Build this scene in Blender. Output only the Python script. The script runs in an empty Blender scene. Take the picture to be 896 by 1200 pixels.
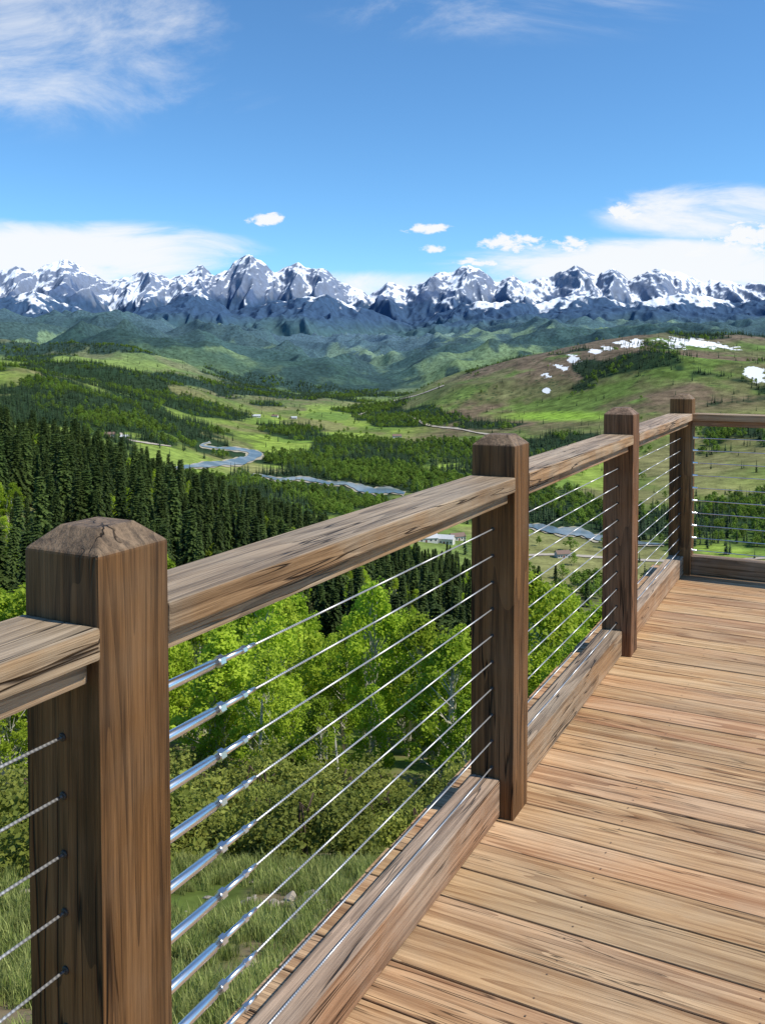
import bpy, bmesh, math, random
import numpy as np
from mathutils import Vector, Matrix, Euler
random.seed(4); rng=np.random.default_rng(7)
scene=bpy.context.scene
scene.view_settings.view_transform='Standard'
scene.view_settings.look='None'; scene.view_settings.exposure=0; scene.view_settings.gamma=1
TH=math.atan(542/1050.); CT,ST=math.cos(TH),math.sin(TH)
CAMZ=1.4; F=1050.; CX=448.; HY=420.; DZ=-.03

# ------------------------------------------------------------------ noise
_perm=rng.permutation(512); _perm=np.concatenate([_perm,_perm,_perm])
_ga=rng.random(512)*2*np.pi; _gx=np.cos(_ga); _gy=np.sin(_ga)
def perlin(x,y,seed=0):
    x=np.asarray(x,float)+seed*17.31; y=np.asarray(y,float)+seed*9.77
    xi=np.floor(x).astype(int); yi=np.floor(y).astype(int)
    xf=x-xi; yf=y-yi
    u=xf*xf*xf*(xf*(xf*6-15)+10); v=yf*yf*yf*(yf*(yf*6-15)+10)
    def g(ix,iy,dx,dy):
        h=_perm[(_perm[ix&511]+(iy&511))&511]
        return _gx[h]*dx+_gy[h]*dy
    a=g(xi,yi,xf,yf); b=g(xi+1,yi,xf-1,yf); c=g(xi,yi+1,xf,yf-1); e=g(xi+1,yi+1,xf-1,yf-1)
    return (a*(1-u)+b*u)*(1-v)+(c*(1-u)+e*u)*v*1.0
def fbm(x,y,o=5,seed=0,gain=.5):
    s=0;a=1
    for i in range(o):
        s=s+a*perlin(x,y,seed+i*3); x=x*2.03; y=y*2.03; a*=gain
    return s
def ridged(x,y,o=6,seed=0,gain=.5):
    s=0;a=1;t=0;w=1
    for i in range(o):
        n=1-np.abs(perlin(x,y,seed+i*3))*1.7; n=np.clip(n,0,1)**2
        s=s+a*n*w; t+=a; w=np.clip(n*1.6,0.15,1); x=x*2.07; y=y*2.07; a*=gain
    return s/t
def sstep(a,b,x):
    t=np.clip((x-a)/(b-a),0,1); return t*t*(3-2*t)

# ------------------------------------------------------------------ terrain height
TC=np.array([-900,-300,0,150,300,450,600,750,896,1300,2000],float)
rowsH=[
(3,   [-2.9]*11),
(10,  [-6.3]*11),
(20,  [-10.2]*11),
(50,  [-21]*11),
(90,  [-32,-32,-32,-33,-34,-36,-37,-38,-37,-36,-34]),
(150, [-38,-38,-40,-44,-50,-55,-60,-63,-61,-58,-55]),
(250, [-32,-34,-38,-46,-58,-70,-90,-102,-96,-90,-85]),
(400, [-20,-26,-36,-52,-74,-98,-132,-142,-137,-130,-120]),
(650, [-30,-50,-75,-90,-118,-146,-174,-179,-175,-160,-140]),
(1000,[-40,-80,-118,-130,-160,-176,-180,-180,-172,-140,-120]),
(1500,[20,-30,-80,-125,-180,-180,-180,-176,-142,-100,-60]),
(2200,[90,30,-22,-70,-172,-180,-155,-70,-42,-20,20]),
(2500,[90,40,-22,-60,-172,-180,-125,0,10,30,40]),
(3000,[100,60,-30,-60,-160,-180,28,76,84,100,120]),
(4200,[140,100,35,20,-70,-172,-100,-50,-40,0,20]),
(6000,[220,170,130,120,20,-150,40,90,100,100,120]),
(8500,[420,380,330,335,160,-60,310,230,280,330,360]),
(12000,[420,360,300,280,220,160,230,260,300,300,320]),
(15000,[500,450,380,360,330,300,330,340,380,400,420]),
]
LY=np.log(np.array([r[0] for r in rowsH],float)); TV=np.array([r[1] for r in rowsH],float)
GL=np.linspace(LY[0],LY[-1],420); GC=np.linspace(TC[0],TC[-1],360)
tmp=np.array([np.interp(GL,LY,TV[:,j]) for j in range(len(TC))])
grid=np.array([np.interp(GC,TC,tmp[:,i]) for i in range(len(GL))])
def blur(A,k,axis):
    ker=np.hanning(k+2)[1:-1]; ker/=ker.sum(); p=k//2
    return np.apply_along_axis(lambda r:np.convolve(np.pad(r,(p,p),'edge'),ker,'valid'),axis,A)
LGrid=blur(blur(grid,15,1),11,0)
def smoothH(x,Y):
    Yc=np.maximum(Y,3.0)
    c=CX+F*x/np.maximum(Y,60.0)
    gi=np.clip((np.log(np.minimum(Yc,14999))-GL[0])/(GL[1]-GL[0]),0,len(GL)-1.001)
    gj=np.clip((c-GC[0])/(GC[1]-GC[0]),0,len(GC)-1.001)
    i=gi.astype(int); j=gj.astype(int); fi=gi-i; fj=gj-j
    h=(LGrid[i,j]*(1-fj)+LGrid[i,j+1]*fj)*(1-fi)+(LGrid[i+1,j]*(1-fj)+LGrid[i+1,j+1]*fj)*fi
    return np.where(Y<3,h+(3-Y)*0.12,h)
def H(x,Y):
    x=np.asarray(x,float); Y=np.asarray(Y,float)
    h=smoothH(x,Y)
    hill=sstep(-172,-110,h)*sstep(900,1900,Y)
    big=sstep(3200,5500,Y)
    h=h+hill*((ridged(x/1250,Y/1250,4,3,.40)-.45)*(75+230*big))
    h=h+sstep(60,300,Y)*(1-sstep(900,1500,Y))*fbm(x/70,Y/70,3,5)*4*sstep(-172,-150,h)
    h=h+(1-sstep(60,120,Y))*(fbm(x/6,Y/6,3,9)*.35*sstep(3,9,np.abs(Y)+np.abs(x)*.3))
    return h
def imgxy(x,Y,h):
    Yp=np.maximum(Y,.5)
    return CX+F*x/Yp, HY+F*(CAMZ-h)/Yp
_YM=np.exp(np.linspace(math.log(6),math.log(14000),5000))
def hit(px,py):
    x=(px-CX)/F*_YM; z=CAMZ-(py-HY)/F*_YM
    g=H(x,_YM)
    k=np.argmax(g>=z)
    if g[k]<z[k]: k=len(_YM)-1
    return float(x[k]),float(_YM[k]),float(g[k])

def blobs(a,y,L):
    s=0
    for (cx,cy,rx,ry,w) in L:
        q=((a-cx)/rx)**2+((y-cy)/ry)**2
        s=s+w*np.exp(-q*q*.7)
    return s
FOR=[(80,460,170,30,1),(20,530,150,60,.9),(370,447,95,15,1.1),(150,383,200,12,1.3),(330,515,150,8,.6),(470,545,130,18,.9),
     (230,590,210,34,.9),(690,431,20,9,2.4),(740,608,110,10,.7),(640,590,90,16,.8),(850,632,80,8,1.0),(120,520,80,12,.6),(560,380,90,6,.6),(885,389,45,4,1.6),(460,480,60,7,.8),(430,595,140,24,.9),(180,500,70,7,.8),(330,535,60,5,.7),(60,408,100,9,.9),(270,398,100,7,1.0),(500,500,50,5,.7),(420,398,80,9,.8),(520,405,50,5,.4),(480,525,120,8,.6)]
MEA=[(230,424,130,10,-1.2),(360,495,90,6,-.9),(270,540,60,8,-1.0),(790,660,170,18,-1.3),(660,488,75,8,-1.2),(450,512,50,3,-.7),(720,450,240,42,-.8),
     (500,420,70,8,-.4),(560,505,70,7,-.5),(800,570,120,22,-.9),(640,650,50,18,-.8),(330,415,60,8,-.7),(385,575,50,5,-.9)]
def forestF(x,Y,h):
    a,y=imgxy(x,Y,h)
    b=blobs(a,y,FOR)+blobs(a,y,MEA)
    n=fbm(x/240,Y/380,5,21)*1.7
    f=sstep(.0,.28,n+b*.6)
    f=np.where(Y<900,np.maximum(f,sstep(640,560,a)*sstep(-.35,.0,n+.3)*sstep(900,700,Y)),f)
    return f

# ------------------------------------------------------------------ helpers
def link(o,parent=None):
    scene.collection.objects.link(o)
    if parent: o.parent=parent
    return o
def empty(name):
    o=bpy.data.objects.new(name,None); o.empty_display_size=.2; scene.collection.objects.link(o); return o
def meshgrid_obj(name,V,nr,nc,mat,cols=None,attrs={}):
    me=bpy.data.meshes.new(name)
    idx=np.arange(nr*nc).reshape(nr,nc)
    q=np.stack([idx[:-1,:-1],idx[:-1,1:],idx[1:,1:],idx[1:,:-1]],-1).reshape(-1,4)
    me.vertices.add(nr*nc); me.vertices.foreach_set('co',V.reshape(-1).astype(np.float32))
    me.loops.add(q.size); me.loops.foreach_set('vertex_index',q.reshape(-1).astype(np.int32))
    me.polygons.add(len(q)); me.polygons.foreach_set('loop_start',(np.arange(len(q))*4).astype(np.int32))
    me.polygons.foreach_set('use_smooth',np.ones(len(q),bool))
    me.update(calc_edges=True)
    if cols is not None:
        at=me.attributes.new('basecol','FLOAT_COLOR','POINT')
        c=np.ones((nr*nc,4),np.float32); c[:,:3]=cols.reshape(-1,3); at.data.foreach_set('color',c.reshape(-1))
    for k,v in attrs.items():
        at=me.attributes.new(k,'FLOAT','POINT'); at.data.foreach_set('value',v.reshape(-1).astype(np.float32))
    me.materials.append(mat)
    return link(bpy.data.objects.new(name,me))
def polymesh(name,V,Fc,mats,midx=None,smooth=False):
    me=bpy.data.meshes.new(name); me.from_pydata([tuple(v) for v in V],[],Fc)
    for m in (mats if isinstance(mats,(list,tuple)) else [mats]): me.materials.append(m)
    if midx is not None: me.polygons.foreach_set('material_index',midx)
    if smooth: me.polygons.foreach_set('use_smooth',[True]*len(me.polygons))
    me.update(); return me
class NT:
    def __init__(s,tree): s.t=tree; s.n=tree.nodes; s.l=tree.links
    def new(s,ty,**k):
        n=s.n.new(ty)
        for a,b in k.items(): setattr(n,a,b)
        return n
    def set(s,inp,v):
        if isinstance(v,bpy.types.NodeSocket): s.l.new(v,inp)
        else: inp.default_value=v
    def m(s,op,a,b=0.,c=0.,clamp=False):
        n=s.new('ShaderNodeMath',operation=op,use_clamp=clamp)
        s.set(n.inputs[0],a); s.set(n.inputs[1],b); s.set(n.inputs[2],c); return n.outputs[0]
    def mix(s,f,a,b,bt='MIX'):
        n=s.new('ShaderNodeMix',data_type='RGBA',blend_type=bt); s.set(n.inputs[0],f)
        s.set(n.inputs[6],a if not isinstance(a,tuple) else (*a[:3],1)); s.set(n.inputs[7],b if not isinstance(b,tuple) else (*b[:3],1)); return n.outputs[2]
    def noise(s,vec,scale,detail=4,rough=.5,dist=0.):
        n=s.new('ShaderNodeTexNoise'); s.set(n.inputs['Vector'],vec); n.inputs['Scale'].default_value=scale
        n.inputs['Detail'].default_value=detail; n.inputs['Roughness'].default_value=rough; n.inputs['Distortion'].default_value=dist; return n.outputs[0]
    def mapr(s,v,a,b,c=0.,d=1.,smooth=True):
        n=s.new('ShaderNodeMapRange'); n.interpolation_type='SMOOTHSTEP' if smooth else 'LINEAR'
        s.set(n.inputs[0],v); n.inputs[1].default_value=a; n.inputs[2].default_value=b; n.inputs[3].default_value=c; n.inputs[4].default_value=d; return n.outputs[0]
    def mapping(s,vec,scale):
        n=s.new('ShaderNodeMapping'); s.set(n.inputs[0],vec); n.inputs['Scale'].default_value=scale; return n.outputs[0]
    def vadd(s,a,b):
        n=s.new('ShaderNodeVectorMath',operation='ADD'); s.set(n.inputs[0],a); s.set(n.inputs[1],b); return n.outputs[0]
def mat(name):
    m=bpy.data.materials.new(name); m.use_nodes=True; t=m.node_tree; t.nodes.clear(); T=NT(t)
    o=T.new('ShaderNodeOutputMaterial'); p=T.new('ShaderNodeBsdfPrincipled'); t.links.new(p.outputs[0],o.inputs[0])
    return m,T,p,o

# ------------------------------------------------------------------ materials
def wood(name,dark,light,axis,grey=(.3,.27,.24),greyamt=.2,attr=False,crack=.5,rough=.6,topgrey=0.,ring=.16,stain=.0,crw=.013,crs=34):
    m,T,p,o=mat(name)
    co=T.new('ShaderNodeTexCoord').outputs['Object']
    if attr:
        r=T.new('ShaderNodeAttribute',attribute_name='bid').outputs['Fac']
        rr=T.m('FRACT',T.m('MULTIPLY',T.m('SINE',T.m('MULTIPLY',r,12.9898)),43758.5453)); off=T.m('MULTIPLY',r,3.71)
    else:
        rr=T.new('ShaderNodeObjectInfo').outputs['Random']; off=T.m('MULTIPLY',rr,37.)
    cb=T.new('ShaderNodeCombineXYZ')
    for i in range(3): T.set(cb.inputs[i],off)
    co2=T.vadd(co,cb.outputs[0])
    def sc(l,c):
        s=[c,c,c]; s[axis]=l; return tuple(s)
    n1=T.noise(T.mapping(co2,sc(.38,6)),1.,2,.5,.25)
    rings=T.m('FRACT',T.m('MULTIPLY',n1,13.))
    rings=T.m('MULTIPLY',rings,rings)
    n2=T.noise(T.mapping(co2,sc(2.2,90)),1.,5,.7)
    n2b=T.noise(T.mapping(co2,sc(7.,380)),1.,3,.6)
    n3=T.noise(T.mapping(co2,sc(.7,16)),1.,4,.6)
    n4=T.noise(co2,2.6,4,.65)
    f=T.m('ADD',T.m('ADD',T.m('MULTIPLY',rings,-ring),T.m('MULTIPLY',n2b,.45)),T.m('ADD',T.m('MULTIPLY',n2,.75),T.m('MULTIPLY',n3,.45)))
    f=T.mapr(f,.48,1.03)
    col=T.mix(f,dark,light)
    g=T.mapr(T.m('ADD',n4,T.m('MULTIPLY',n3,.5)),.60,.95,0.,greyamt*2)
    col=T.mix(g,col,T.mix(f,tuple(c*.5 for c in grey),tuple(c*1.3 for c in grey)))
    if topgrey>0:
        nz=T.new('ShaderNodeSeparateXYZ'); T.set(nz.inputs[0],T.new('ShaderNodeNewGeometry').outputs['Normal'])
        col=T.mix(T.m('MULTIPLY',T.mapr(nz.outputs[2],.3,.8),topgrey),col,T.mix(f,tuple(c*.45 for c in grey),tuple(c*1.6 for c in grey)))
    if stain>0:
        st=T.mapr(T.noise(T.mapping(co2,sc(1.2,14)),1.,5,.7),.50,.72)
        col=T.mix(T.m('MULTIPLY',st,stain),col,tuple(c*.5 for c in dark))
    vo=T.new('ShaderNodeTexVoronoi'); T.set(vo.inputs['Vector'],T.mapping(co2,sc(1.1,3.2))); vo.inputs['Scale'].default_value=1.
    kn=T.mapr(T.m('ADD',vo.outputs['Distance'],T.m('MULTIPLY',T.m('SUBTRACT',n2,.5),.05)),.03,.085,1.,0.)
    col=T.mix(T.m('MULTIPLY',kn,.7),col,tuple(c*.45 for c in dark))
    n5=T.noise(T.mapping(co2,sc(1.2,crs)),1.,2,.5,.1)
    cr=T.mapr(T.m('ABSOLUTE',T.m('SUBTRACT',n5,.5)),.0,crw,1.,0.)
    cm=T.mapr(T.noise(T.mapping(co2,sc(1.3,7)),1.,2),.48,.58)
    cr=T.m('MULTIPLY',T.m('MULTIPLY',cr,cm),crack)
    col=T.mix(cr,col,tuple(c*.12 for c in dark))
    hs=T.new('ShaderNodeHueSaturation'); T.set(hs.inputs['Color'],col); T.set(hs.inputs['Value'],T.mapr(rr,0,1,.84,1.13,False))
    T.set(hs.inputs['Hue'],T.mapr(T.m('FRACT',T.m('MULTIPLY',rr,7.3)),0,1,.494,.508,False))
    T.set(p.inputs['Base Color'],hs.outputs[0])
    T.set(p.inputs['Roughness'],T.mapr(n2,.2,.8,rough-.1,rough+.15,False))
    p.inputs['Specular IOR Level'].default_value=.2
    bp=T.new('ShaderNodeBump'); bp.inputs['Strength'].default_value=.85; bp.inputs['Distance'].default_value=.004
    T.set(bp.inputs['Height'],T.m('SUBTRACT',T.m('ADD',T.m('MULTIPLY',n2,.8),T.m('MULTIPLY',n2b,.35)),T.m('MULTIPLY',cr,2.)))
    T.set(p.inputs['Normal'],bp.outputs[0])
    return m
M_post=wood('post_wood',(.036,.015,.006),(.225,.100,.037),2,greyamt=.16,crack=.98,grey=(.20,.14,.095),topgrey=.8,stain=.5,crw=.022,crs=26)
M_rail=wood('rail_wood',(.11,.055,.026),(.41,.24,.128),1,greyamt=.34,crack=.9,grey=(.36,.285,.21),topgrey=.6,stain=.28,crw=.018)
M_railx=wood('rail_wood_x',(.11,.055,.024),(.38,.22,.11),0,greyamt=.25,crack=.6,grey=(.36,.285,.21),topgrey=.4,stain=.2)
M_deck=wood('deck_wood',(.28,.142,.066),(.625,.395,.212),0,greyamt=.22,attr=True,crack=.7,grey=(.49,.37,.25),rough=.62,ring=.22,stain=.12)
def simple(name,col,rough=.6,metal=0.,bump=None):
    m,T,p,o=mat(name)
    co=T.new('ShaderNodeTexCoord').outputs['Object']
    n=T.noise(co,bump or 20.,4,.6)
    T.set(p.inputs['Base Color'],T.mix(n,tuple(c*.8 for c in col),tuple(min(1,c*1.15) for c in col)))
    p.inputs['Roughness'].default_value=rough; p.inputs['Metallic'].default_value=metal
    return m
M_steel=simple('stainless_steel',(.78,.78,.78),.28,1.)
M_dark=simple('dark_metal',(.05,.045,.04),.6,.5)
M_screw=simple('deck_screw_metal',(.17,.11,.07),.6,.3)
m,T,p,o=mat('cable_steel')
co=T.new('ShaderNodeTexCoord').outputs['Object']
w=T.new('ShaderNodeTexWave'); T.set(w.inputs['Vector'],co); w.bands_direction='DIAGONAL'; w.inputs['Scale'].default_value=90.
T.set(p.inputs['Base Color'],T.mix(w.outputs['Fac'],(.35,.35,.36),(.72,.72,.73))); p.inputs['Metallic'].default_value=.7; p.inputs['Roughness'].default_value=.45
M_cable=m
def foliage(name,c1,c2,transl=.3,rough=.6,amt=.35):
    m,T,p,o=mat(name)
    rnd=T.new('ShaderNodeObjectInfo').outputs['Random']
    at=T.new('ShaderNodeAttribute',attribute_name='tint').outputs['Fac']
    f=T.m('ADD',T.m('MULTIPLY',rnd,.5),T.m('MULTIPLY',at,.5))
    col=T.mix(f,c1,c2)
    hs=T.new('ShaderNodeHueSaturation'); T.set(hs.inputs['Color'],col); T.set(hs.inputs['Value'],T.mapr(T.m('FRACT',T.m('MULTIPLY',rnd,13.7)),0,1,1-amt,1+amt,False))
    p.inputs['Roughness'].default_value=rough; p.inputs['Specular IOR Level'].default_value=.15
    T.set(p.inputs['Base Color'],hs.outputs[0])
    tr=T.new('ShaderNodeBsdfTranslucent'); T.set(tr.inputs[0],hs.outputs[0])
    ms=T.new('ShaderNodeMixShader'); ms.inputs[0].default_value=transl
    T.l.new(p.outputs[0],ms.inputs[1]); T.l.new(tr.outputs[0],ms.inputs[2]); T.l.new(ms.outputs[0],o.inputs[0])
    return m
M_con=foliage('conifer_needles',(.020,.044,.011),(.085,.125,.030),.2)
M_conf=foliage('conifer_needles_far',(.020,.046,.020),(.052,.090,.032),.1)
M_asp=foliage('aspen_leaves',(.21,.34,.020),(.49,.61,.06),.5,amt=.24)
M_cot=foliage('cottonwood_leaves',(.10,.18,.026),(.26,.37,.055),.35)
M_shr=foliage('shrub_leaves',(.13,.170,.025),(.35,.375,.08),.4,amt=.28)
M_gra=foliage('grass_blades',(.14,.21,.035),(.42,.44,.16),.4)
M_bark=simple('aspen_bark',(.50,.48,.40),.8,bump=6.)
M_barkd=simple('conifer_bark',(.09,.06,.04),.9,bump=6.)
M_rock=simple('rock',(.33,.28,.22),.85,bump=4.)

# ------------------------------------------------------------------ ground sheet
def rowsY():
    a=np.arange(-25,3,1.0); b=np.exp(np.linspace(math.log(3),math.log(1300),330)); c=np.exp(np.linspace(math.log(1305),math.log(9500),520)); d=np.exp(np.linspace(math.log(9550),math.log(14900),60))
    return np.concatenate([a,b,c,d])
RY=rowsY(); RC=np.concatenate([np.linspace(-1400,-60,80),np.linspace(-58,955,580),np.linspace(960,2300,80)])
Yg,Cg=np.meshgrid(RY,RC,indexing='ij'); Xg=(Cg-CX)/F*(Yg+40)
Hg=H(Xg,Yg); a_,y_=imgxy(Xg,Yg,Hg)
Fg=forestF(Xg,Yg,Hg)
def C(*v): return np.array(v,float)
def lerp(A,B,t): return A*(1-t[...,None])+B*t[...,None]
nA=fbm(Xg/500,Yg/500,5,31); nB=fbm(Xg/120,Yg/160,4,41); nC=fbm(Xg/40,Yg/60,3,51)
Z0=np.zeros(Xg.shape+(3,))
col=Z0+C(.125,.175,.042)
col=lerp(col,C(.22,.30,.062)+Z0,sstep(-.2,.4,nA+.4*nB))
col=lerp(col,C(.20,.18,.085)+Z0,sstep(-.05,.35,-nA+.5*nB)*.75)
floor=1-sstep(-172,-150,Hg)
par=np.sin(Xg/95+2*nA)*np.sin(Yg/170+1.5*nA)
par2=np.sin(Xg/60+1.2)*np.sin(Yg/120+.7+nA)
col=lerp(col,C(.26,.37,.060)+Z0,floor*sstep(.05,.2,par)*.8)
col=lerp(col,C(.25,.24,.10)+Z0,floor*sstep(.30,.5,-par)*.8)
col=lerp(col,C(.13,.22,.045)+Z0,floor*sstep(.35,.5,par2)*.7)
rh=sstep(470,560,a_-(y_-440)*-.4)*sstep(1500,2000,Yg)*(1-sstep(3300,3600,Yg))
rhc=lerp(C(.150,.155,.065)+Z0,C(.160,.120,.077)+Z0,sstep(-.2,.35,nA+.5*nB+1.2*np.exp(-((a_-700)/150)**2-((y_-414)/20)**2)))
rhc=lerp(rhc,C(.11,.168,.040)+Z0,sstep(.14,.47,-nA+.5*nB+.5*np.exp(-((y_-480)/22)**2)-.05))
rhc=rhc*(1+.45*nC[...,None]+.3*nB[...,None]); col=lerp(col,rhc,rh)
field=np.exp(-(((a_-655)/70)**2+((y_-488)/6)**2)**2); col=lerp(col,C(.23,.38,.05)+Z0,field)
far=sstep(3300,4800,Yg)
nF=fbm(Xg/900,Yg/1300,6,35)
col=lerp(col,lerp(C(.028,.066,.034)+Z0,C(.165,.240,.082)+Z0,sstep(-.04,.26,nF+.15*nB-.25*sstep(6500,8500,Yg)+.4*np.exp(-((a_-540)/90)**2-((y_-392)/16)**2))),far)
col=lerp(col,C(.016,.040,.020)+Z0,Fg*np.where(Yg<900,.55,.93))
painted_haze=1-np.exp(-np.maximum(Yg-2400,0)/14500.)
col=lerp(col,C(.15,.25,.37)+Z0,painted_haze)  # aerial haze painted into the vertex colour, bluer with distance
near=1-sstep(60,140,Yg)
nr=lerp(C(.12,.165,.035)+Z0,C(.26,.20,.12)+Z0,sstep(-.05,.35,fbm(Xg/5,Yg/5,4,61)))
col=lerp(col,nr,near)
col=np.clip(col,.004,.9)
sn=np.zeros(Xg.shape)
SN=[(815,402,42,5.0),(790,404,14,4.5),(735,404,17,4.),(745,400,9,3),(697,412,9,3.),(672,421,9,5.5),(655,430,10,3.2),(641,441,6,4.),(884,438,14,9),(712,408,8,2.5),(640,458,5,3)]
for (cx,cy,rx,ry) in SN:
    sn=np.maximum(sn,np.clip(1.3-np.sqrt(((a_-cx)/rx)**2+((y_-cy-.12*(a_-cx))/ry)**2)*.66,0,1.3))
sn*= (Yg>1800)&(Yg<3400)
m,T,p,o=mat('terrain')
bc=T.new('ShaderNodeAttribute',attribute_name='basecol').outputs['Color']
sa=T.new('ShaderNodeAttribute',attribute_name='snow').outputs['Fac']
pos=T.new('ShaderNodeNewGeometry').outputs['Position']
n1=T.noise(pos,.045,5,.65); n2=T.noise(pos,.35,4,.6); n3=T.noise(pos,3.,4,.6)
v=T.m('ADD',T.mapr(n1,.3,.7,.5,1.4,False),T.m('ADD',T.mapr(n2,.3,.7,-.22,.22,False),T.mapr(n3,.3,.7,-.15,.15,False)))
hs=T.new('ShaderNodeHueSaturation'); T.set(hs.inputs['Color'],bc); T.set(hs.inputs['Value'],v)
vor=T.new('ShaderNodeTexVoronoi'); T.set(vor.inputs['Vector'],pos); vor.inputs['Scale'].default_value=.055
sep=T.new('ShaderNodeSeparateXYZ'); T.set(sep.inputs[0],pos)
spots=T.m('MULTIPLY',T.mapr(vor.outputs['Distance'],.15,.38,1.,0.),T.m('MULTIPLY',T.mapr(sep.outputs[1],1300.,1900.),T.mapr(T.noise(pos,.004,5,.65),.43,.58)))
c1=T.mix(T.m('MULTIPLY',spots,.75),hs.outputs[0],T.mix(T.mapr(sep.outputs[1],3000.,10000.),(.030,.058,.026),(.050,.100,.095)))  # tree spots shift paler and bluer far off, haze painted into their colour
sf=T.mapr(T.m('ADD',sa,T.m('MULTIPLY',T.m('SUBTRACT',T.noise(T.mapping(pos,(1,.55,.6)),.028,6,.7),.5),2.6)),.72,.80)
sf=T.m('MULTIPLY',sf,T.mapr(sa,.02,.25))
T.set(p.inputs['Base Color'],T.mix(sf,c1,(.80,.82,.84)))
p.inputs['Roughness'].default_value=.95; p.inputs['Specular IOR Level'].default_value=.05
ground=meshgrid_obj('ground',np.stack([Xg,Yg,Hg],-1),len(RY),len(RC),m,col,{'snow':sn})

# ------------------------------------------------------------------ mountains
cp=[(-500,325),(-420,312),(-340,330),(-260,308),(-170,326),(-100,312),(-50,326),(0,320),(22,315),(40,320),(60,311),(75,304),(95,312),(112,322),(130,331),(150,326),(175,318),(200,329),(222,320),(238,310),(252,323),(268,315),(280,304),(293,297),(308,306),(322,318),(350,307),(365,315),(378,314),(400,330),(418,339),(432,346),(455,330),(475,339),(490,333),(510,322),(530,319),(548,312),(562,319),(580,333),(600,326),(612,334),(640,326),(660,320),(672,314),(700,325),(716,317),(735,330),(760,320),(775,315),(795,320),(820,330),(845,328),(870,334),(896,329),(960,318),(1040,328),(1120,312),(1220,330),(1320,315),(1420,325)]
CA=np.array([c[0] for c in cp],float); CY=np.array([c[1] for c in cp],float)
MY=np.concatenate([np.arange(12000,15000,45.),np.arange(15000,19900,24.),np.arange(19940,22500,160.)]); MC=np.concatenate([np.linspace(-500,-30,110),np.linspace(-28,925,820),np.linspace(930,1420,110)])
Ym,Cm=np.meshgrid(MY,MC,indexing='ij'); Xm=(Cm-CX)/F*Ym
def layer(Y0,xs,ys,slope,sp1,sp2,seed,meander):
    yc=Y0+meander*perlin(Xm/2600,0*Xm,seed)
    d=np.abs(Ym-yc); front=(Ym<yc)
    # spurs wander sideways as they descend, so the profile is dragged with them
    wv=fbm(Xm/2400,Ym/1700,3,seed+2)*650*np.clip(d/2500,0,1)
    cr=(HY-np.interp(CX+F*(Xm+wv)/Ym,xs,ys))/F*Y0
    q=Xm+wv+fbm(Xm/700,Ym/700,3,seed+4)*120
    r1=np.clip(1-np.abs(perlin(q/1350,Ym/5200,seed+6))*2.1,0,1)
    r2=np.clip(1-np.abs(perlin(q/520,Ym/1900,seed+8))*2.1,0,1)
    r3=np.clip(1-np.abs(perlin(q/190,Ym/620,seed+10))*2.1,0,1)
    h=cr-slope*d*np.where(front,1,.8)
    h=h+(r1-.45)*np.minimum(d*sp1,620)+(r2-.45)*np.minimum(34+d*sp2,220)+(r3-.45)*np.minimum(18+d*.09,65)
    return h,r1,r2,r3,d
h1,r1,r2,r3,d1=layer(19200,CA,CY,.60,.46,.24,201,900)
fx=[-500,-300,-100,0,40,80,130,200,235,270,330,380,430,480,520,560,620,680,740,800,860,896,1000,1200,1420]
fy=[345,360,348,352,341,356,372,358,344,364,354,346,364,382,364,352,357,346,356,344,356,352,350,358,350]
h2,s1,s2,s3,d2=layer(16300,fx,fy,.42,.30,.18,231,900)
gx_=[-500,-200,0,60,130,190,240,300,360,420,470,520,580,640,700,760,830,896,1100,1420]
gy_=[360,372,378,368,378,362,358,376,366,390,392,380,374,368,364,360,370,370,366,374]
h3,u1,u2,u3,d3=layer(14100,gx_,gy_,.30,.20,.14,261,500)
Hm=np.maximum(np.maximum(h1,h2),h3); which1=h1>=np.maximum(h2,h3)
Hm=Hm+ (ridged(Xm/420,Ym/520,4,281)-.4)*60+fbm(Xm/120,Ym/140,2,91)*14
# foot of the range dives under the ground sheet on its near side
Hm=np.maximum(Hm,np.interp(Ym,[12000,13600,14850,15600],[-600,-200,230,300]))
Hm=Hm-900*(1-sstep(12000,13000,Ym))
gul=np.where(which1,1-.5*(r1+r2),np.where(h2>h3,1-.5*(s1+s2),1.-u1))
gy,gx=np.gradient(Hm); dX=np.gradient(Xm,axis=1); dY=np.gradient(Ym,axis=0)
gx=gx/dX; gy=gy/dY; slope=np.sqrt(gx**2+gy**2)
nm=fbm(Xm/900,Ym/1300,4,101); nf=fbm(Xm/150,Ym/220,4,105); ng=fbm(Xm/55,Ym/90,3,107)
snowf=sstep(-60,60,Hm-(1110+400*nm+280*nf-360*(gul-.5)))
rock=sstep(.70,.95,slope+.58*nf+.60*nm+.42*ng-.42*(gul-.5)-.04)
cm=np.zeros(Xm.shape+(3,)); Q0=cm*1
cm=cm+C(.042,.085,.160)  # forest, rock and snow tones carry blue distance haze in their colour
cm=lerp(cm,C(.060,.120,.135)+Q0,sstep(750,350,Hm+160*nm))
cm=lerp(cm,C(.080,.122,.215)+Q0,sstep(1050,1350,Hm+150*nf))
cm=cm*(1+np.clip(.30*nf+.25*ng,-.4,.5)[...,None])
s_all=np.clip(snowf*(1-rock*.88),0,1)
cm=lerp(cm,C(.84,.88,.94)+Q0,s_all)
m,T,p,o=mat('mountain_surface')
bc=T.new('ShaderNodeAttribute',attribute_name='basecol').outputs['Color']; pos=T.new('ShaderNodeNewGeometry').outputs['Position']
hs=T.new('ShaderNodeHueSaturation'); T.set(hs.inputs['Color'],bc); T.set(hs.inputs['Value'],T.mapr(T.noise(pos,.012,5,.65),.3,.7,.82,1.12,False))
T.set(p.inputs['Base Color'],hs.outputs[0]); p.inputs['Roughness'].default_value=.9; p.inputs['Specular IOR Level'].default_value=.1
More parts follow.
